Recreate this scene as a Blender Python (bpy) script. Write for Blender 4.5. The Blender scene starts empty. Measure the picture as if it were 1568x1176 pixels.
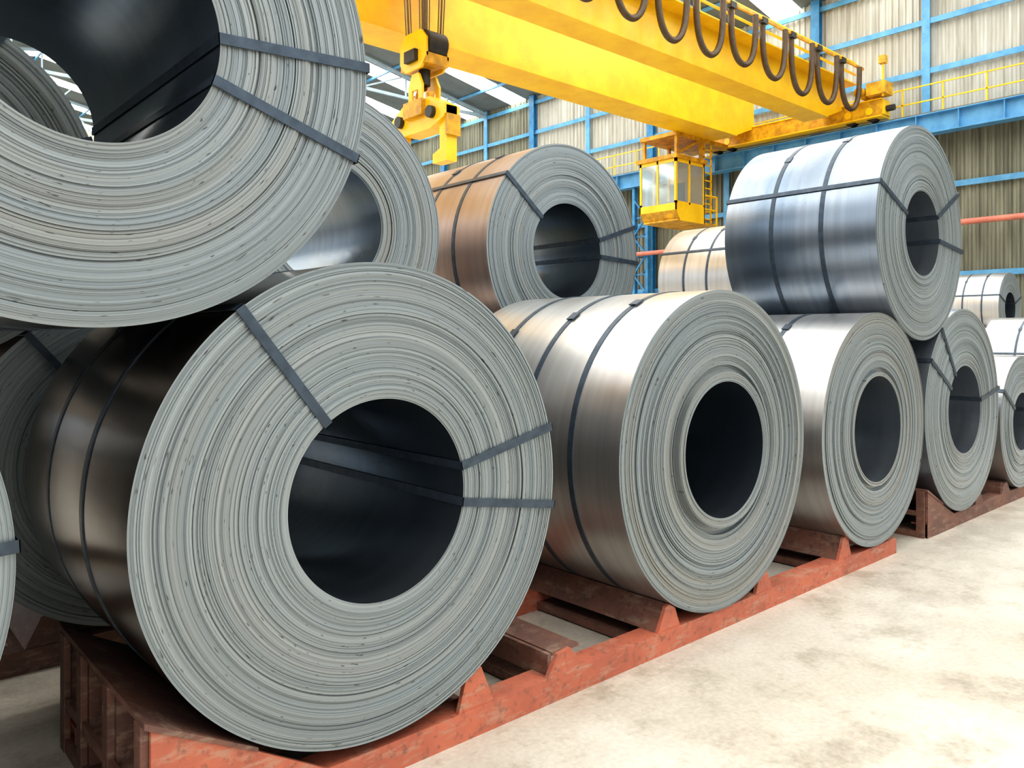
import bpy, math, random
from mathutils import Vector, Matrix
H = 1.59          # camera height over the floor
Y0 = 2.4          # plane of the front coil faces
rnd = random.Random(7)
scene = bpy.context.scene
scene.view_settings.view_transform = 'Standard'
try: scene.view_settings.look = 'Medium High Contrast'
except Exception as e: print('look', e)
scene.view_settings.exposure = 0.08

# ------------------------------------------------------------------ materials
def newmat(name):
    m = bpy.data.materials.new(name); m.use_nodes = True
    nt = m.node_tree
    return m, nt, nt.nodes['Principled BSDF']
def N(nt, t, **kw):
    n = nt.nodes.new(t)
    for k, v in kw.items(): setattr(n, k, v)
    return n
def mth(nt, op, a, b=None, c=None):
    n = N(nt, 'ShaderNodeMath', operation=op)
    for i, v in enumerate((a, b, c)):
        if v is None: continue
        if isinstance(v, (int, float)): n.inputs[i].default_value = v
        else: nt.links.new(v, n.inputs[i])
    return n.outputs[0]
def ramp(nt, fac, stops):
    r = N(nt, 'ShaderNodeValToRGB')
    el = r.color_ramp.elements
    while len(el) < len(stops): el.new(0.5)
    for e, (p, c) in zip(el, stops):
        e.position = p; e.color = (c[0], c[1], c[2], 1)
    nt.links.new(fac, r.inputs[0]); return r.outputs[0]
def mix(nt, fac, a, b, mode='MIX'):
    n = N(nt, 'ShaderNodeMix', data_type='RGBA', blend_type=mode)
    if isinstance(fac, (int, float)): n.inputs[0].default_value = fac
    else: nt.links.new(fac, n.inputs[0])
    for i, v in ((6, a), (7, b)):
        if isinstance(v, tuple): n.inputs[i].default_value = (v[0], v[1], v[2], 1)
        else: nt.links.new(v, n.inputs[i])
    return n.outputs[2]
def noise(nt, vec, scale, detail=4, rough=0.55):
    n = N(nt, 'ShaderNodeTexNoise')
    n.inputs['Scale'].default_value = scale; n.inputs['Detail'].default_value = detail
    n.inputs['Roughness'].default_value = rough
    nt.links.new(vec, n.inputs['Vector']); return n.outputs['Fac']
def comb(nt, x, y, z):
    n = N(nt, 'ShaderNodeCombineXYZ')
    for i, v in enumerate((x, y, z)):
        if isinstance(v, (int, float)): n.inputs[i].default_value = v
        else: nt.links.new(v, n.inputs[i])
    return n.outputs[0]
def objxyz(nt):
    tc = N(nt, 'ShaderNodeTexCoord'); sp = N(nt, 'ShaderNodeSeparateXYZ')
    nt.links.new(tc.outputs['Object'], sp.inputs[0])
    return tc.outputs['Object'], sp.outputs[0], sp.outputs[1], sp.outputs[2]
def bump(nt, b, h, strength, dist):
    n = N(nt, 'ShaderNodeBump'); n.inputs['Strength'].default_value = strength
    n.inputs['Distance'].default_value = dist
    nt.links.new(h, n.inputs['Height']); nt.links.new(n.outputs[0], b.inputs['Normal'])

def mat_face(name, warm=0.3, dark=1.0):
    m, nt, b = newmat(name)
    o, x, y, z = objxyz(nt)
    rr = mth(nt, 'SQRT', mth(nt, 'ADD', mth(nt, 'MULTIPLY', x, x), mth(nt, 'MULTIPLY', z, z)))
    ca = mth(nt, 'DIVIDE', x, rr); sa = mth(nt, 'DIVIDE', z, rr)
    oi = N(nt, 'ShaderNodeObjectInfo'); rd = mth(nt, 'MULTIPLY', oi.outputs['Random'], 37.0)
    def rn(scale, ang, det=2, rough=.55):
        return noise(nt, comb(nt, mth(nt, 'ADD', mth(nt, 'MULTIPLY', rr, scale), rd), mth(nt, 'MULTIPLY', ca, ang), mth(nt, 'MULTIPLY', sa, ang)), 1.0, det, rough)
    nf = rn(330.0, .35, 1); nl = rn(165.0, .15, 1); nm = rn(14.0, .05, 3, .6); nw = rn(7.0, .2, 2); ns = rn(48.0, .08, 1)
    n3 = rn(150.0, 15.0, 1)
    d = dark
    c = ramp(nt, nm, [(.30, (.245*d, .280*d, .292*d)), (.5, (.280*d, .314*d, .322*d)), (.70, (.325*d, .355*d, .358*d))])
    # thin dark gaps between wraps
    c = mix(nt, 1.0, c, ramp(nt, nl, [(.30, (.50, .51, .52)), (.40, (.86, .87, .87)), (.50, (1, 1, 1)), (.66, (1.08, 1.08, 1.08))]), 'MULTIPLY')
    c = mix(nt, 1.0, c, ramp(nt, ns, [(.22, (.5, .5, .5)), (.29, (1, 1, 1)), (1, (1, 1, 1))]), 'MULTIPLY')
    c = mix(nt, 1.0, c, ramp(nt, nf, [(.30, (.68, .68, .68)), (.45, (.95, .95, .95)), (.6, (1.05, 1.05, 1.05))]), 'MULTIPLY')
    wf = ramp(nt, nw, [(.48, (0, 0, 0)), (.68, (warm, warm, warm))])
    c = mix(nt, wf, c, mix(nt, 1.0, c, (1.10, .95, .82), 'MULTIPLY'))
    dash = ramp(nt, n3, [(.70, (0, 0, 0)), (.75, (.8, .8, .8))])
    c = mix(nt, dash, c, (.05, .045, .04))
    nt.links.new(c, b.inputs['Base Color'])
    b.inputs['Metallic'].default_value = .4; b.inputs['Roughness'].default_value = .42
    bump(nt, b, nl, .25, .002)
    return m

def mat_body(name, col, col2, rough=.3, metal=.9, low=.35, high=.65):
    m, nt, b = newmat(name)
    o, x, y, z = objxyz(nt)
    oi = N(nt, 'ShaderNodeObjectInfo'); rd = mth(nt, 'MULTIPLY', oi.outputs['Random'], 37.0)
    n1 = noise(nt, comb(nt, mth(nt, 'ADD', x, rd), mth(nt, 'MULTIPLY', y, 1.6), z), .9, 3, .5)
    n2 = noise(nt, comb(nt, mth(nt, 'MULTIPLY', x, .5), mth(nt, 'ADD', mth(nt, 'MULTIPLY', y, 22.0), rd), mth(nt, 'MULTIPLY', z, .5)), 1.0, 3, .5)
    c = ramp(nt, n1, [(low, col), (high, col2)])
    c = mix(nt, 1.0, c, ramp(nt, n2, [(.3, (.84, .84, .84)), (.7, (1, 1, 1))]), 'MULTIPLY')
    nt.links.new(c, b.inputs['Base Color'])
    b.inputs['Metallic'].default_value = metal
    nt.links.new(mth(nt, 'ADD', mth(nt, 'MULTIPLY', n1, .16), rough-.06), b.inputs['Roughness'])
    n3 = noise(nt, o, 1.6, 1, .5)
    bump(nt, b, n3, .2, .02)
    return m

def mat_simple(name, col, rough=.5, metal=0, var=.25, scale=6, col2=None, bmp=0.0, emis=0):
    m, nt, b = newmat(name)
    o, x, y, z = objxyz(nt)
    n1 = noise(nt, o, scale, 5, .6)
    c2 = col2 or tuple(c*(1-var) for c in col)
    c = ramp(nt, n1, [(.38, c2), (.62, col)])
    nt.links.new(c, b.inputs['Base Color'])
    b.inputs['Metallic'].default_value = metal; b.inputs['Roughness'].default_value = rough
    if bmp: bump(nt, b, n1, .5, bmp)
    if emis:
        nt.links.new(c, b.inputs['Emission Color']); b.inputs['Emission Strength'].default_value = emis
    return m
def mat_worn(name, col, col2, wear, dirt):
    m, nt, b = newmat(name)
    o, x, y, z = objxyz(nt)
    n1 = noise(nt, o, 3.0, 5, .6); n2 = noise(nt, comb(nt, mth(nt, 'MULTIPLY', x, .8), y, mth(nt, 'MULTIPLY', z, 3.0)), 7.0, 8, .7); n3 = noise(nt, o, 28.0, 4, .7)
    c = ramp(nt, n1, [(.38, col2), (.6, col)])
    c = mix(nt, ramp(nt, n2, [(.52, (0, 0, 0)), (.62, (.75, .75, .75))]), c, wear)
    c = mix(nt, ramp(nt, n3, [(.54, (0, 0, 0)), (.66, (.75, .75, .75))]), c, dirt)
    nt.links.new(c, b.inputs['Base Color']); b.inputs['Roughness'].default_value = .62
    bump(nt, b, n2, .4, .004)
    return m

M_face = mat_face('coil_edge_grey', .25, 1.0)
M_facew = mat_face('coil_edge_warm', .7, .97)
M_silver = mat_body('coil_skin_silver', (.50, .49, .48), (.60, .60, .59), .29)
M_blue = mat_body('coil_skin_blue', (.22, .28, .36), (.40, .44, .49), .26)
M_shaded = mat_body('coil_skin_shaded', (.055, .055, .06), (.12, .10, .08), .2)  # steel with the shade of its dark surroundings put into the base colour
M_brown = mat_body('coil_skin_brown', (.40, .33, .30), (.54, .50, .48), .34)
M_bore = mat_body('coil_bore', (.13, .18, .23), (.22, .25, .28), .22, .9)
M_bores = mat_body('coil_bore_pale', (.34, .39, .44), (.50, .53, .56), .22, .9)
M_strap = mat_simple('strap_steel', (.075, .10, .13), .38, .6, .3, 20)
M_rack = mat_worn('rack_red_paint', (.50, .145, .08), (.38, .11, .065), (.44, .24, .16), (.22, .09, .06))
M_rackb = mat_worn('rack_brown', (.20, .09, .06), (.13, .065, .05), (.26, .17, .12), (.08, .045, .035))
M_yel = mat_simple('crane_yellow', (.95, .60, .012), .35, 0, .1, 1.5, (.88, .50, .008))
M_yel2 = mat_simple('crane_yellow_dark', (.74, .40, .01), .45, 0, .3, 4, (.44, .22, .01))
M_blk = mat_simple('black_rubber', (.03, .028, .025), .5, 0, .3, 6)
M_cable = mat_simple('festoon_cable', (.085, .05, .022), .5, 0, .3, 6)
M_rope = mat_simple('wire_rope', (.22, .18, .12), .5, .5, .3, 30)
M_bluep = mat_simple('blue_steel_paint', (.05, .25, .48), .5, 0, .2, 3, (.03, .17, .36))
M_bluel = mat_simple('blue_light_paint', (.13, .37, .62), .5, 0, .2, 2, (.08, .28, .50))
M_pipe = mat_simple('red_pipe_paint', (.60, .20, .14), .5, 0, .2, 3)
M_glass, _nt, _b = newmat('cabin_glass')
_b.inputs['Base Color'].default_value = (.55, .62, .6, 1); _b.inputs['Roughness'].default_value = .08
_b.inputs['Metallic'].default_value = .4; _b.inputs['Alpha'].default_value = .45
M_roof = mat_simple('roof_sheet', (.20, .23, .24), .6, .1, .2, 1)
M_white = mat_simple('truss_paint', (.40, .52, .60), .5, 0, .2, 2)
M_sky = mat_simple('skylight_fibreglass', (1.0, .99, .96), .6, 0, .02, 1, emis=8.5)

# floor
M_floor, nt, b = newmat('concrete')
o, x, y, z = objxyz(nt)
nA = noise(nt, o, .5, 5, .6); nB = noise(nt, o, 2.4, 8, .68); nC = noise(nt, o, 40, 3, .6); nD = noise(nt, comb(nt, mth(nt, 'MULTIPLY', x, .6), y, 7.0), 1.1, 6, .7)
nE = noise(nt, o, 7.0, 6, .75)
c = ramp(nt, nA, [(.36, (.47, .41, .33)), (.5, (.60, .55, .47)), (.64, (.69, .65, .58))])
c = mix(nt, 1.0, c, ramp(nt, nB, [(.36, (.60, .57, .52)), (.47, (.90, .88, .86)), (.7, (1, 1, 1))]), 'MULTIPLY')
c = mix(nt, ramp(nt, nD, [(.53, (0, 0, 0)), (.64, (.65, .65, .65))]), c, (.37, .33, .28))
c = mix(nt, ramp(nt, nE, [(.57, (0, 0, 0)), (.67, (.55, .55, .55))]), c, (.34, .28, .21))
c = mix(nt, .2, c, ramp(nt, nC, [(.3, (.3, .27, .22)), (.7, (.8, .75, .65))]))
nt.links.new(c, b.inputs['Base Color']); b.inputs['Roughness'].default_value = .42
bump(nt, b, nB, .25, .01)

# wall sheet
M_wall, nt, b = newmat('corrugated_sheet')
o, x, y, z = objxyz(nt)
streak = noise(nt, comb(nt, 0.0, mth(nt, 'MULTIPLY', y, 5.0), mth(nt, 'MULTIPLY', z, .35)), 1.0, 5, .6)
blot = noise(nt, o, .35, 4, .6)
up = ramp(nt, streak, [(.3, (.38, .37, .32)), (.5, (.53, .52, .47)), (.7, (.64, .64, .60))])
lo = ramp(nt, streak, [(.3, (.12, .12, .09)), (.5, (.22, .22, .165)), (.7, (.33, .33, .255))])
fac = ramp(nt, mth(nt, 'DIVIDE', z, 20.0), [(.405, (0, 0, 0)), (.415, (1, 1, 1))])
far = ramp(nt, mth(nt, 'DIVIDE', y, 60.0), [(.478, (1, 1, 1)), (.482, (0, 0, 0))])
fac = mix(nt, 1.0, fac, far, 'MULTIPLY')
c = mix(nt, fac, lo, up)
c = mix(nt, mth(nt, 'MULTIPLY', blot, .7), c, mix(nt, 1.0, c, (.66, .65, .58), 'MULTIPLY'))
nt.links.new(c, b.inputs['Base Color']); b.inputs['Roughness'].default_value = .6

# ------------------------------------------------------------------ mesh builder
class MB:
    def __init__(s): s.v = []; s.f = []; s.m = []; s.sm = []; s.mats = []
    def mi(s, mat):
        if mat not in s.mats: s.mats.append(mat)
        return s.mats.index(mat)
    def add(s, vs, fs, mat, smooth=False):
        o = len(s.v); s.v += [tuple(p) for p in vs]; k = s.mi(mat)
        for f in fs: s.f.append([o+i for i in f]); s.m.append(k); s.sm.append(smooth)
    def box(s, lo, hi, mat):
        x0, y0, z0 = lo; x1, y1, z1 = hi
        vs = [(x0,y0,z0),(x1,y0,z0),(x1,y1,z0),(x0,y1,z0),(x0,y0,z1),(x1,y0,z1),(x1,y1,z1),(x0,y1,z1)]
        s.add(vs, [(0,3,2,1),(4,5,6,7),(0,1,5,4),(1,2,6,5),(2,3,7,6),(3,0,4,7)], mat)
    def bar(s, p0, p1, w, h, mat, up=(0,0,1)):
        p0 = Vector(p0); p1 = Vector(p1); d = (p1-p0).normalized(); up = Vector(up)
        if abs(d.dot(up)) > .98: up = Vector((1,0,0))
        a = d.cross(up).normalized()*w/2; c = a.cross(d).normalized()*h/2
        vs = [p0-a-c, p0+a-c, p0+a+c, p0-a+c, p1-a-c, p1+a-c, p1+a+c, p1-a+c]
        s.add(vs, [(0,1,2,3),(7,6,5,4),(0,4,5,1),(1,5,6,2),(2,6,7,3),(3,7,4,0)], mat)
    def cyl(s, p0, p1, r, mat, n=16, r2=None, caps=True):
        p0 = Vector(p0); p1 = Vector(p1); d = (p1-p0).normalized()
        up = Vector((0,0,1)) if abs(d.z) < .9 else Vector((1,0,0))
        a = d.cross(up).normalized(); c = a.cross(d); r2 = r if r2 is None else r2
        vs = []
        for p, q in ((p0, r), (p1, r2)):
            for i in range(n):
                t = 2*math.pi*i/n; vs.append(p+a*math.cos(t)*q+c*math.sin(t)*q)
        s.add(vs, [(i, (i+1)%n, n+(i+1)%n, n+i) for i in range(n)], mat, True)
        if caps:
            s.add(vs[:n], [tuple(range(n))[::-1]], mat); s.add(vs[n:], [tuple(range(n))], mat)
    def prism(s, poly, y0, y1, mat):   # polygon in XZ extruded along Y
        n = len(poly); vs = [(p[0], y0, p[1]) for p in poly]+[(p[0], y1, p[1]) for p in poly]
        s.add(vs, [tuple(range(n)), tuple(range(n, 2*n))[::-1]]+[(i, n+i, n+(i+1)%n, (i+1)%n) for i in range(n)], mat)
    def prismx(s, poly, x0, x1, mat):  # polygon in YZ extruded along X
        n = len(poly); vs = [(x0, p[0], p[1]) for p in poly]+[(x1, p[0], p[1]) for p in poly]
        s.add(vs, [tuple(range(n)), tuple(range(n, 2*n))[::-1]]+[(i, n+i, n+(i+1)%n, (i+1)%n) for i in range(n)], mat)
    def tube(s, pts, r, mat, n=10):
        pts = [Vector(p) for p in pts]; vs = []; fs = []
        ref = Vector((0.1, .9, .2)).normalized()
        for k, p in enumerate(pts):
            d = (pts[min(k+1, len(pts)-1)]-pts[max(k-1, 0)]).normalized()
            a = d.cross(ref).normalized(); c = a.cross(d)
            for i in range(n):
                t = 2*math.pi*i/n; vs.append(p+a*math.cos(t)*r+c*math.sin(t)*r)
        for k in range(len(pts)-1):
            for i in range(n): fs.append((k*n+i, k*n+(i+1)%n, (k+1)*n+(i+1)%n, (k+1)*n+i))
        s.add(vs, fs, mat, True)
    def obj(s, name, parent=None, loc=(0,0,0), recalc=True):
        me = bpy.data.meshes.new(name); me.from_pydata(s.v, [], s.f)
        for m in s.mats: me.materials.append(m)
        me.polygons.foreach_set('material_index', s.m)
        me.polygons.foreach_set('use_smooth', s.sm)
        me.update()
        if recalc:
            import bmesh
            bm = bmesh.new(); bm.from_mesh(me); bmesh.ops.recalc_face_normals(bm, faces=bm.faces); bm.to_mesh(me); bm.free()
        ob = bpy.data.objects.new(name, me); scene.collection.objects.link(ob)
        ob.location = loc
        if parent: ob.parent = parent
        return ob
def empty(name, loc=(0,0,0)):
    e = bpy.data.objects.new(name, None); scene.collection.objects.link(e); e.location = loc; return e

# ------------------------------------------------------------------ coils
def coil(cx, cy, cz, R, w, rin=.368, body=M_silver, face=M_face, radial=(), bands=(), step=None, seg=160, wraps=70, seed=0, sw=.034, rag=.004, bore=None):
    """cx, cz: centre (z relative to camera height), cy: front face plane"""
    g = MB(); rn = random.Random(seed+11); bore = bore or M_bore
    ph = rn.random()*6
    cs = [(math.cos(2*math.pi*i/seg), math.sin(2*math.pi*i/seg)) for i in range(seg)]
    def wob(r, i):
        t = 2*math.pi*i/seg
        return r*(1+.0025*math.sin(2*t+ph)+.0012*math.sin(5*t+ph*2))
    def strip(r0, y0, r1, y1, mat, flip=False):
        vs = [(wob(r0, i)*cs[i][0], y0, wob(r0, i)*cs[i][1]) for i in range(seg)]+[(wob(r1, i)*cs[i][0], y1, wob(r1, i)*cs[i][1]) for i in range(seg)]
        fs = []
        for i in range(seg):
            j = (i+1) % seg
            fs.append((i, j, seg+j, seg+i) if not flip else (i, seg+i, seg+j, j))
        g.add(vs, fs, mat, True)
    rs = [rin]
    while rs[-1] < R-.002:
        rs.append(rs[-1]+(R-rin)/wraps*(.4+1.2*rn.random()))
    rs[-1] = R
    ys = []; y = 0
    for k in range(len(rs)-1):
        y = .75*y+rn.uniform(-rag, rag)
        f = (rs[k]-rin)/(R-rin); yy = y
        if rn.random() < .07: yy += .006
        if step:
            for (f0, f1, dy) in step:
                if f0 <= f < f1: yy += dy
        if k == len(rs)-2: yy = .002
        ys.append(yy)
    for side in (0, 1):
        Y = (lambda q: q) if side == 0 else (lambda q: w-q)
        fl = side == 1
        for k in range(len(ys)):
            strip(rs[k], Y(ys[k]), rs[k+1], Y(ys[k]), face, fl)
            if k+1 < len(ys): strip(rs[k+1], Y(ys[k]), rs[k+1], Y(ys[k+1]), face, fl)
    nb = 6
    for k in range(nb):
        a = ys[-1]+(w-2*ys[-1])*k/nb; c = ys[-1]+(w-2*ys[-1])*(k+1)/nb
        strip(R, a, R, c, body)
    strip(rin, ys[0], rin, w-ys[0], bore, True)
    for bd in bands:
        yb = bd*w
        for (ra, ya, rb, yb2) in ((R+.004, yb-sw/2, R+.004, yb+sw/2), (R-.003, yb-sw/2, R+.004, yb-sw/2), (R+.004, yb+sw/2, R-.003, yb+sw/2)):
            strip(ra, ya, rb, yb2, M_strap)
        a = math.radians(105+40*bd)
        M = Matrix.Rotation(-a+math.pi/2, 4, 'Y')
        bx = [Vector((sx*.035, yb+sy*sw*.75, R+.003+sz*.006)) for sx, sy, sz in ((-1,-1,0),(1,-1,0),(1,1,0),(-1,1,0),(-1,-1,1),(1,-1,1),(1,1,1),(-1,1,1))]
        g.add([M@p for p in bx], [(0,3,2,1),(4,5,6,7),(0,1,5,4),(1,2,6,5),(2,3,7,6),(3,0,4,7)], M_strap)
    for ad in radial:
        a = math.radians(ad); M = Matrix.Rotation(-a+math.pi/2, 4, 'Y')
        off = -.012 if not step else min(-.012, min(s[2] for s in step)-.008)
        def bx(y0, y1, z0, z1):
            vs = [Vector((sx*sw/2, yy, zz)) for yy, zz in ((y0, z0), (y1, z0), (y1, z1), (y0, z1)) for sx in (-1, 1)]
            g.add([M@p for p in vs], [(0,2,4,6),(1,7,5,3),(0,1,3,2),(2,3,5,4),(4,5,7,6),(6,7,1,0)], M_strap)
        th = .003; rb = R*1.003+.007; ri = rin*.995-.004
        bx(off, off+th, ri, rb)
        bx(w-off-th, w-off, ri, rb)
        bx(off, w-off, rb-th, rb)
        bx(off, w-off, ri, ri+th)
    return g.obj('steel_coil', loc=(cx, cy, cz+H), recalc=False)

Z2 = .68; Y1 = 4.25
coil(-.475, Y0, -.595, .87, 1.45, body=M_shaded, radial=(3, 60), bands=(.4,), seed=1, seg=200)
coil(1.520, Y0, -.585, .852, 1.45, .363, M_shaded, M_face, (128, 13.5, -9), (.35, .7), seed=2, seg=256, wraps=95)
coil(3.67, Y0, -.610, .862, 1.45, .367, M_silver, M_facew, (), (.22, .46, .72), step=[(0, .10, -.012), (.10, .17, .022)], seed=3, seg=220, wraps=80, rag=.005)
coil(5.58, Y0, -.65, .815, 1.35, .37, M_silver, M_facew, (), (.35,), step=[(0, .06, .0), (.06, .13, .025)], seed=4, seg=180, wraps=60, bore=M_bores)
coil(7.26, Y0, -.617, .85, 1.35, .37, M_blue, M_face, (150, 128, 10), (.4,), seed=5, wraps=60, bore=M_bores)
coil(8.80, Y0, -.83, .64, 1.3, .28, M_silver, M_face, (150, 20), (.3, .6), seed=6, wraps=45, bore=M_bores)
coil(.576, Y0, .896, .873, 1.45, .355, M_shaded, M_facew, (3, -18.5, 120), (.4, .7), seed=7, seg=256, wraps=95)
coil(6.36, Y0, .79, .82, 1.22, .325, M_blue, M_face, (158, 28, -6), (.33, .66), seed=8, seg=180, wraps=60, bore=M_bores)
for i, xx in enumerate((-.80, 1.28, 3.34, 5.4)):
    coil(xx, Y1, -.63, .835, 1.45, .37, (M_brown, M_silver)[i % 2], M_face, (130, 15), (.3, .6), seed=20+i, wraps=60)
coil(.24, Y1, Z2, .82, 1.4, .37, M_brown, M_facew, (135, 190, 60, 20), (.4,), seed=30, wraps=60)
coil(2.31, Y1, Z2, .82, 1.4, .37, M_brown, M_facew, (100, 200), (.3, .6), seed=31, seg=180, wraps=60)
coil(4.37, Y1, .66, .825, 1.4, .37, M_brown, M_face, (141, 18, -3), (.28, .55), seed=32, seg=180, wraps=60)
for i, (xx, zz) in enumerate(((8.9, -.63), (10.6, -.63), (9.85, .77))):
    coil(xx, 5.75, zz, .82, 1.25, .37, M_silver, M_face, (150,), (.35, .65), seed=40+i, wraps=40, seg=120)
coil(14.95, 3.2, -.58, .89, 1.25, .37, M_silver, M_face, (160, 20), (.3, .6), seed=50, wraps=40, seg=120)
for i, (xx, zz) in enumerate(((19.7, -.63), (21.8, -.63), (20.75, .655))):
    coil(xx, 5.9, zz, .83, 1.15, .37, M_silver, M_face, (160, 20), (.3, .65), seed=60+i, wraps=40, seg=120)

# ------------------------------------------------------------------ racks
def rack(x0, x1, yf, yb, coils, mat_front, mat_in, endwedge=None, extra=()):
    g = MB(); zt = .112; t = .012
    for yy in (yf, yb-.12):
        g.box((x0, yy, 0), (x1, yy+t, zt), mat_front)
        g.box((x0, yy+t, zt-t), (x1, yy+.12, zt-.0005), mat_front)
        g.box((x0, yy+t, 0), (x1, yy+.12, t), mat_front)
        k = x0+.3
        while k < x1:
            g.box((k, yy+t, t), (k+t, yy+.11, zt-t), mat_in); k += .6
        g.box((x1-t, yy+t, t), (x1, yy+.12, zt-t), mat_front)
    def chock(cx, cz, R, sgn, d0=.36):
        zc = lambda d: H+cz-math.sqrt(R*R-d*d)-.006
        poly = [(cx+sgn*d0, zt), (cx+sgn*(d0+.04), max(zt+.01, zc(d0+.04))), (cx+sgn*(d0+.09), zc(d0+.09)), (cx+sgn*(d0+.115), zc(d0+.09)-.008), (cx+sgn*(d0+.18), zt)]
        g.prism(poly, yf+.005, yf+.025, mat_front); g.prism(poly, yb-.02, yb, mat_front)
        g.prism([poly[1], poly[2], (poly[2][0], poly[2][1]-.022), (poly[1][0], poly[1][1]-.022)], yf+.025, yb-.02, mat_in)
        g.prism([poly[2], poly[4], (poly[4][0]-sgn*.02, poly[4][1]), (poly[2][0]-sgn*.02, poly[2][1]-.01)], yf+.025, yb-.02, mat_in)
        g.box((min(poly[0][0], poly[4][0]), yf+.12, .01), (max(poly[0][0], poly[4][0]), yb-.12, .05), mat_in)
    for (cx, cz, R, L, Rr) in coils:
        if L: chock(cx, cz, R, -1)
        if Rr: chock(cx, cz, R, 1)
    for xx in extra:
        poly = [(xx-.11, zt), (xx-.05, zt+.09), (xx+.03, zt+.10), (xx+.12, zt)]
        g.prism(poly, yf, yf+.02, mat_front); g.prism(poly, yb-.02, yb, mat_front)
        g.bar((xx-.08, yf+.02, zt+.04), (xx-.08, yb-.02, zt+.04), .02, .11, mat_in)
        g.bar((xx+.02, yf+.02, zt+.09), (xx+.02, yb-.02, zt+.09), .17, .015, mat_in)
        g.box((xx-.1, yf+.12, .01), (xx+.1, yb-.12, .05), mat_in)
    if endwedge:
        ex, ez, ix, iz = endwedge
        for k, yy in enumerate((yf, yf+.34, yf+.68, yb-.02)):
            ye = yy-.006 if k == 0 else yy
            g.prism([(ex, .002), (ex, ez), (ix, iz), (ix+.25, zt+.001), (ix+.25, .002)], ye, ye+.018, mat_front if k == 0 else mat_in)
        g.prism([(ex-.02, ez), (ex-.02, ez+.02), (ix, iz+.014), (ix, iz)], yf-.012, yb, mat_in)
        g.box((ex-.02, yf+.02, 0), (ex+.06, yb, .05), mat_in)
        g.box((ex-.02, yf+.02, .17), (ex-.005, yb, .21), mat_in)
        for yy in (yf+.014, yf+.36, yf+.70, yb-.05):
            g.box((ex-.024, yy, 0), (ex-.001, yy+.06, ez), mat_in)
    return g.obj('coil_storage_rack')
yb = Y0+1.42
rack(.735, 5.93, Y0+.02, Y0+1.02, [(1.52, -.585, .852, 0, 1), (3.67, -.61, .862, 1, 1), (5.58, -.65, .815, 1, 0)], M_rack, M_rackb,
     endwedge=(.735, .445, 1.06, .262), extra=(2.47,))
rack(-2.2, .33, Y0+.3, yb, [(-.475, -.595, .87, 1, 1)], M_rackb, M_rackb)
rack(6.53, 10.0, Y0+.03, Y0+1.3, [(7.26, -.617, .85, 0, 1), ], M_rackb, M_rackb, endwedge=(6.53, .37, 6.84, .222), extra=(8.42, 9.25))
rack(-2.0, 6.6, Y1+.03, Y1+1.42, [(x_, -.63, .835, 1, 1) for x_ in (-.80, 1.28, 3.34, 5.4)], M_rackb, M_rackb)
rack(7.9, 11.7, 5.78, 6.97, [(8.9, -.63, .82, 1, 0), (10.6, -.63, .82, 0, 1)], M_rackb, M_rackb)
rack(14.0, 16.0, 3.22, 4.4, [(14.95, -.58, .89, 1, 1)], M_rackb, M_rackb)
rack(18.7, 22.9, 5.92, 7.0, [(19.7, -.63, .83, 1, 1), (21.8, -.63, .83, 1, 1)], M_rackb, M_rackb)

# ------------------------------------------------------------------ building shell
XW = 27.0; YB = 60.0; YS = -14.0; XL = -9.0; ZE = 12.0+H; ZR = 15.2+H; XM = 9.0
g = MB(); g.add([(XL-8, YS-10, 0), (XW+.3, YS-10, 0), (XW+.3, YB, 0), (XL-8, YB, 0)], [(0,1,2,3)], M_floor); g.obj('floor', recalc=False)
g = MB()
pts = []; yy = YS
while yy < YB:
    for dy, dx in ((0, 0), (.05, 0), (.08, -.05), (.15, -.05), (.18, 0)): pts.append((XW+dx, yy+dy))
    yy += .22
vs = [(p[0], p[1], 0) for p in pts]+[(p[0], p[1], ZE+.3) for p in pts]; n = len(pts)
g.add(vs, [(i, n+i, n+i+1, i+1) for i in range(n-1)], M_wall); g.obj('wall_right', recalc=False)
g = MB(); pts = []; xx = XL
while xx < XW:
    for d, dy in ((0, 0), (.05, 0), (.08, -.05), (.15, -.05), (.18, 0)): pts.append((xx+d, YB+dy))
    xx += .22
zt = lambda x: ZE+(ZR-ZE)*(1-abs(x-XM)/(XW-XM))
vs = [(p[0], p[1], 0) for p in pts]+[(p[0], p[1], zt(p[0])) for p in pts]; n = len(pts)
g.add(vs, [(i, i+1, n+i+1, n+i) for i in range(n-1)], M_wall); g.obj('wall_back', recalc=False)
g = MB(); yy = YS; k = 0
while yy < YB:
    for (a, b_) in ((XL, XM), (XM, XW)):
        for (ya, yc, mt) in ((yy, yy+2.5, M_roof), (yy+2.5, yy+3.7, M_sky)):
            g.add([(a, ya, zt(a)), (b_, ya, zt(b_)), (b_, yc, zt(b_)), (a, yc, zt(a))], [(0,3,2,1)], mt)
    yy += 3.7
g.obj('ceiling', recalc=False)
cols = [10.0+3.7*k for k in range(-6, 14)]
for k, yc in enumerate(cols):
    if k % 2: continue
    g = MB(); n = 14; zb = ZE-.3
    xs = [XL+(XW-.2-XL)*i/n for i in range(n+1)]
    g.bar((xs[0], yc, zb), (xs[-1], yc, zb), .12, .14, M_white)
    for i in range(n):
        g.bar((xs[i], yc, zt(xs[i])-.2), (xs[i+1], yc, zt(xs[i+1])-.2), .12, .14, M_white)
        g.bar((xs[i], yc, zb), (xs[i], yc, zt(xs[i])-.2), .07, .07, M_white)
        if i % 2: g.bar((xs[i], yc, zb), (xs[i+1], yc, zt(xs[i+1])-.2), .07, .07, M_white)
        else: g.bar((xs[i], yc, zt(xs[i])-.2), (xs[i+1], yc, zb), .07, .07, M_white)
    g.obj('roof_truss')
g = MB()
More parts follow.
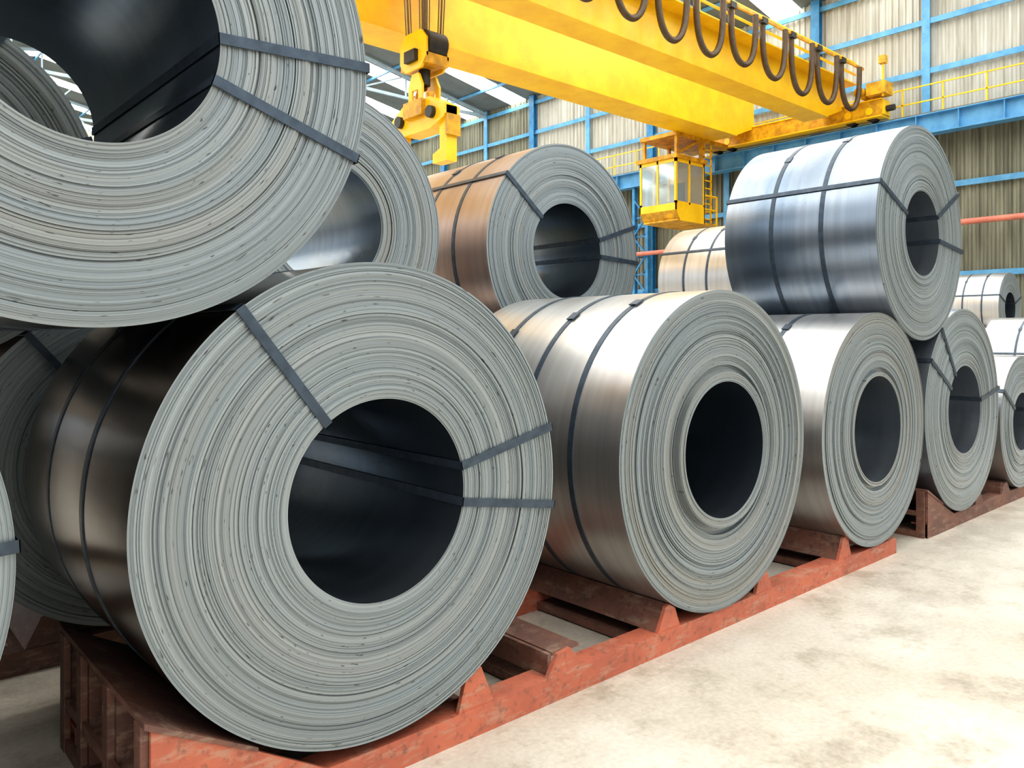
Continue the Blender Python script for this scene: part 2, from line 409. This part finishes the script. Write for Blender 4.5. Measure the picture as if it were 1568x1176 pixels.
for i in range(9):
    xx = XL+2+i*4
    g.bar((xx, YS, zt(xx)-.09), (xx, YB, zt(xx)-.09), .09, .12, M_bluel)
g.obj('roof_purlins')
for k, yc in enumerate(cols):
    g = MB()
    if k % 2:
        xa = XW-.32
        g.box((xa-.02, yc-.16, 0), (xa, yc+.16, ZE), M_bluep); g.box((xa+.2, yc-.16, 0), (xa+.22, yc+.16, ZE), M_bluep)
        g.box((xa, yc-.015, 0), (xa+.2, yc+.015, ZE), M_bluep)
        for dy in (-.35, .35):
            g.box((XW-1.0, yc+dy-.07, 0), (XW-.8, yc+dy+.07, 6.3+H), M_bluep)
        z = .2; s = 1
        while z < 7.0:
            g.bar((XW-1.0, yc-.35*s, z), (XW-1.0, yc+.35*s, z+.8), .05, .06, M_bluep)
            g.bar((XW-.9, yc-.35, z), (XW-.9, yc+.35, z), .05, .06, M_bluep)
            g.bar((XW-.8, yc, z), (XW-.1, yc, z+.8), .05, .06, M_bluep)
            z += .8; s = -s
        g.obj('laced_steel_column')
    else:
        g.box((XW-.24, yc-.12, 0), (XW-.2, yc+.12, ZE), M_bluel); g.box((XW-.2, yc-.012, 0), (XW-.06, yc+.012, ZE), M_bluel)
        g.obj('wall_post')
for zc in (1.9, 4.75, 8.5, 10.1, 11.6):
    g = MB(); zz = zc+H
    g.bar((XW-.14, YS, zz), (XW-.14, YB, zz), .12, .02, M_bluel); g.bar((XW-.2, YS, zz+.05), (XW-.2, YB, zz+.05), .015, .18, M_bluel)
    g.obj('wall_girt')
g = MB(); g.cyl((XW-1.15, YS, 3.45+H), (XW-1.15, YB, 3.45+H), .09, M_pipe, 12); 
for yc in cols: g.bar((XW-1.15, yc, 3.33+H), (XW-.2, yc, 3.33+H), .05, .05, M_bluep)
g.obj('wall_pipe')
def runway(x, nm):
    g = MB(); z0 = 6.32+H; z1 = 6.95+H
    g.box((x-.22, YS, z1-.03), (x+.22, YB, z1), M_bluel); g.box((x-.22, YS, z0), (x+.22, YB, z0+.03), M_bluel)
    g.box((x-.012, YS, z0+.03), (x+.012, YB, z1-.03), M_bluel)
    yy = YS+.6
    while yy < YB:
        g.box((x-.2, yy, z0+.03), (x+.2, yy+.02, z1-.03), M_bluel); yy += 1.23
    g.box((x-.035, YS, z1), (x+.035, YB, z1+.08), M_rope)
    return g.obj(nm)
runway(XW-.9, 'crane_runway_beam'); runway(-6.5, 'crane_runway_beam')
for yc in cols[1::2]:
    g = MB(); g.box((-6.7, yc-.25, 0), (-6.66, yc+.25, 6.3+H), M_bluep); g.box((-6.34, yc-.25, 0), (-6.3, yc+.25, 6.3+H), M_bluep); g.box((-6.66, yc-.02, 0), (-6.34, yc+.02, 6.3+H), M_bluep)
    g.obj('crane_column')
g = MB(); xr = XW-.55
g.box((xr-.2, YS, 6.97+H), (xr+.35, YB, 7.0+H), M_bluel)
for zz in (7.5, 8.0): g.bar((xr, YS, zz+H), (xr, YB, zz+H), .04, .04, M_yel)
yy = YS
while yy < YB: g.bar((xr, yy, 7.0+H), (xr, yy, 8.0+H), .04, .04, M_yel); yy += 1.23
g.obj('walkway_railing')

# ------------------------------------------------------------------ crane
crane = empty('overhead_crane', (10, 14.5, 7+H))
def cobj(g, nm):
    ob = g.obj(nm); ob.parent = crane; ob.location = -crane.location; return ob
def girder(ya, yc, z0, z1, nm):
    g = MB(); xa, xb = -6.6, 25.7
    z0 += H; z1 += H
    poly = [(xa, z0+.45), (xa+1.2, z0), (xb-1.2, z0), (xb, z0+.45), (xb, z1), (xa, z1)]
    g.prism(poly, ya+.05, yc-.05, M_yel)
    g.box((xa, ya-.03, z1), (xb, yc+.03, z1+.03), M_yel)
    g.box((xa+1.2, ya-.02, z0-.025), (xb-1.2, yc+.02, z0), M_yel)
    g.box((xa, ya+.3, z1+.03), (xb, ya+.37, z1+.1), M_rope)
    return cobj(g, nm)
girder(15.5, 16.6, 7.15, 8.9, 'girder_far'); girder(12.15, 12.95, 7.12, 8.3, 'girder_near')
g = MB()
for xe in (25.7, -6.5):
    x0 = xe-.05; 
    g.box((x0-.05, 10.9, 7.12+H), (x0+.5, 17.6, 7.62+H), M_yel2)
    g.box((x0-.1, 10.9, 7.62+H), (x0+.55, 17.6, 7.66+H), M_yel)
    g.box((x0-.1, 10.9, 7.08+H), (x0+.55, 17.6, 7.12+H), M_yel)
    for yy in (11.3, 12.0, 16.6, 17.2):
        g.cyl((x0+.1, yy, 7.2+H), (x0+.4, yy, 7.2+H), .2, M_blk, 20); g.cyl((x0-.08, yy, 7.3+H), (x0-.05, yy, 7.3+H), .12, M_yel, 16)
    for yy in (10.9, 17.6):
        s = -1 if yy < 12 else 1
        g.cyl((x0+.2, yy, 7.35+H), (x0+.2, yy+s*.3, 7.35+H), .1, M_blk, 14); g.box((x0, min(yy, yy+s*.05), 7.15+H), (x0+.45, max(yy, yy+s*.05), 7.6+H), M_yel)
    g.box((x0-.3, 10.7, 7.75+H), (x0+.3, 11.3, 8.15+H), M_yel2)
    g.cyl((x0-.4, 11.5, 7.9+H), (x0+.3, 11.5, 7.9+H), .16, M_yel2, 16)
    g.bar((x0-.2, 10.8, 7.66+H), (x0-.2, 10.8, 8.9+H), .05, .05, M_yel)
    g.box((x0-.3, 10.7, 8.7+H), (x0-.1, 10.9, 8.95+H), M_yel2)
cobj(g, 'end_trucks')
g = MB(); yr = 11.75
g.box((-6.5, 11.7, 8.25+H), (25.6, 12.2, 8.29+H), M_yel)
for zz in (8.6, 8.97): g.bar((-6.5, yr, zz+H), (25.6, yr, zz+H), .055, .055, M_yel)
x = 24.6
while x > -6.5:
    g.bar((x, yr, 8.25+H), (x, yr, 8.97+H), .05, .05, M_yel); x -= 1.55
g.bar((-6.5, 11.5, 8.72+H), (25.6, 11.5, 8.72+H), .06, .08, M_yel2)
cobj(g, 'walkway')
g = MB(); x = 24.7
while x > -5:
    d = 1.5+.08*math.sin(x*3)
    pts = []
    for i in range(25):
        a = math.pi*i/24
        pts.append((x-.50*math.cos(a), 11.5+.06*math.cos(a), 8.68+H-d*math.sin(a)**.6))
    g.tube(pts, .08, M_cable, 8)
    g.box((x-.66, 11.44, 8.6+H), (x-.40, 11.56, 8.76+H), M_blk)
    x -= 1.55
cobj(g, 'festoon_cables')
g = MB(); tx = 10.2
g.box((tx-1.5, 12.3, 9.05+H), (tx+1.5, 16.4, 9.3+H), M_yel2); g.box((tx-1.4, 12.3, 8.35+H), (tx-1.2, 12.8, 9.05+H), M_yel2); g.box((tx+1.2, 12.3, 8.35+H), (tx+1.4, 12.8, 9.05+H), M_yel2)
g.cyl((tx-.2, 13.0, 9.7+H), (tx-.2, 15.8, 9.7+H), .4, M_rope, 24); g.box((tx-1.2, 15.2, 9.3+H), (tx-.6, 16.2, 10.0+H), M_yel)
for dx in (-.28, -.2, .2, .28):
    for dy in (-.3, -.22, .22, .3):
        g.cyl((tx+dx, 14.4+dy, 6.6+H), (tx+dx*1.3, 14.4+dy*1.3, 9.1+H), .014, M_rope, 6)
cobj(g, 'trolley_with_ropes')
g = MB(); hy = 14.4
def yz(poly, x0, x1, m): g.prismx([(hy+a, b_+H) for a, b_ in poly], x0, x1, m)
for dx in (-.32, .26):
    yz([(-.5, 6.1), (-.5, 6.5), (-.3, 6.72), (.3, 6.72), (.5, 6.5), (.5, 6.1), (.3, 5.88), (-.3, 5.88)], tx+dx, tx+dx+.06, M_yel)
for dy in (-.28, .28):
    g.cyl((tx-.24, hy+dy, 6.42+H), (tx+.24, hy+dy, 6.42+H), .3, M_blk, 24)
g.box((tx-.3, hy-.5, 5.95+H), (tx+.3, hy+.5, 6.18+H), M_yel2)
g.box((tx-.42, hy-.2, 6.05+H), (tx+.42, hy+.2, 6.3+H), M_blk)
g.cyl((tx, hy, 5.6+H), (tx, hy, 5.98+H), .13, M_blk, 18)
pts = [(tx, hy+.25*math.sin(math.radians(a)), 5.32+H+.25*math.cos(math.radians(a))) for a in range(0, 290, 15)]
g.tube(pts, .085, M_yel2, 10)
for xa in (-.26, .20):
    yz([(-.26, 5.0), (-.26, 5.55), (-.12, 5.82), (.12, 5.82), (.26, 5.55), (.26, 5.0), (.12, 5.0), (.12, 5.45), (-.12, 5.45), (-.12, 5.0)], tx+xa, tx+xa+.06, M_yel)
yz([(-1.0, 4.68), (-1.0, 4.95), (-.5, 5.22), (.5, 5.22), (1.0, 4.95), (1.0, 4.68), (.5, 4.52), (-.5, 4.52)], tx-.22, tx+.22, M_yel)
g.box((tx-.34, hy-.35, 4.85+H), (tx+.34, hy+.35, 5.2+H), M_yel2)
for s in (-1, 1):
    g.cyl((tx-.33, hy+s*.6, 4.85+H), (tx+.33, hy+s*.6, 4.85+H), .13, M_blk, 16)
    yz([(s*1.0, 4.98), (s*.72, 4.98), (s*.76, 4.05), (s*.5, 3.96), (s*.5, 3.76), (s*1.0, 3.76)], tx-.14, tx+.14, M_yel)
    yz([(s*1.08, 4.75), (s*1.0, 4.75), (s*1.0, 4.3), (s*1.08, 4.3)], tx-.18, tx+.18, M_yel2)
cobj(g, 'hook_block_and_coil_tongs')
g = MB(); x0, x1, y0, y1, z0, z1 = 22.3, 24.0, 16.5, 18.1, 4.05+H, 6.2+H
zs = z0+.6; p = .08
g.box((x0+.15, y0+.05, z0), (x1, y1-.05, z0+.06), M_yel2)
g.prism([(x0+.25, z0), (x0, zs-.25), (x0, zs), (x1, zs), (x1, z0)], y0, y0+.04, M_yel); g.prism([(x0+.25, z0), (x0, zs-.25), (x0, zs), (x1, zs), (x1, z0)], y1-.04, y1, M_yel)
g.box((x0, y0, zs-.25), (x0+.04, y1, zs), M_yel); g.add([(x0+.25, y0, z0), (x0+.25, y1, z0), (x0, y1, zs-.25), (x0, y0, zs-.25)], [(0,1,2,3)], M_yel2)
g.box((x1-.04, y0, z0), (x1, y1, z1), M_yel)
g.box((x0-.08, y0-.08, z1), (x1+.05, y1+.08, z1+.14), M_yel2)
for xx in (x0, x0+.75, x1-p):
    for yy in (y0, y1-p): g.box((xx, yy, zs), (xx+p, yy+p, z1), M_yel)
g.box((x0, (y0+y1)/2-.03, zs), (x0+p, (y0+y1)/2+.04, z1), M_yel)
for yy in (y0, y1-p): g.box((x0, yy, z1-.12), (x1, yy+p, z1), M_yel); g.box((x0, yy, zs), (x1, yy+p, zs+.07), M_yel)
g.box((x0, y0, z1-.12), (x0+p, y1, z1), M_yel)
g.box((x0+.02, y0+.03, zs), (x0+.03, y1-.03, z1-.1), M_glass); g.box((x0+.03, y0+.02, zs), (x1-.05, y0+.03, z1-.1), M_glass)
g.box((x0+.7, y0+.5, z0+.06), (x0+1.2, y0+1.1, z0+.8), M_blk); g.box((x0+1.1, y0+.5, z0+.8), (x0+1.2, y0+1.1, z0+1.5), M_blk)
for xx in (x0+.1, x1-.15):
    for yy in (y0+.05, y1-.15): g.box((xx, yy, z1+.14), (xx+.1, yy+.1, 7.2+H), M_yel2)
g.bar((x0+.1, y0+.1, z1+.14), (x1-.1, y0+.1, 7.1+H), .07, .07, M_yel2)
g.box((x0, y0, 7.0+H), (x1+1.5, y1, 7.14+H), M_yel2)
for xx in (x1+.1, x1+.55): g.box((xx, y0+.1, z0+.1), (xx+.05, y0+.15, 7.4+H), M_yel)
zz = z0+.2
while zz < 7.3+H: g.box((x1+.1, y0+.1, zz), (x1+.6, y0+.14, zz+.04), M_yel); zz += .28
g.box((x1, y0, z0), (x1+.75, y1, z0+.05), M_yel2)
for zz in (z0+.55, z0+1.05): g.bar((x1, y0, zz), (x1+.75, y0, zz), .04, .04, M_yel); g.bar((x1+.75, y0, zz), (x1+.75, y1, zz), .04, .04, M_yel)
g.bar((x1+.75, y0, z0), (x1+.75, y0, z0+1.05), .05, .05, M_yel); g.bar((x1+.75, y1, z0), (x1+.75, y1, z0+1.05), .05, .05, M_yel)
cobj(g, 'operator_cabin')

# ------------------------------------------------------------------ light
w = bpy.data.worlds.new('World'); scene.world = w; w.use_nodes = True
nt = w.node_tree; bg = nt.nodes['Background']
tc = N(nt, 'ShaderNodeTexCoord'); sp = N(nt, 'ShaderNodeSeparateXYZ'); nt.links.new(tc.outputs['Generated'], sp.inputs[0])
c = ramp(nt, mth(nt, 'ADD', mth(nt, 'MULTIPLY', sp.outputs[2], .5), .5), [(.40, (.42, .34, .22)), (.5, (.50, .48, .44)), (.62, (.93, .96, .97)), (1, (.85, .92, 1.0))])
nt.links.new(c, bg.inputs['Color']); bg.inputs['Strength'].default_value = 1.5

cam = bpy.data.cameras.new('camera'); co = bpy.data.objects.new('camera', cam); scene.collection.objects.link(co)
co.location = (0, 0, H); co.rotation_euler = (math.pi/2, 0, -math.atan2(.665, .747))
cam.lens = 36*1200/1568; cam.sensor_width = 36; cam.shift_y = -73/1568; cam.clip_end = 300
scene.camera = co
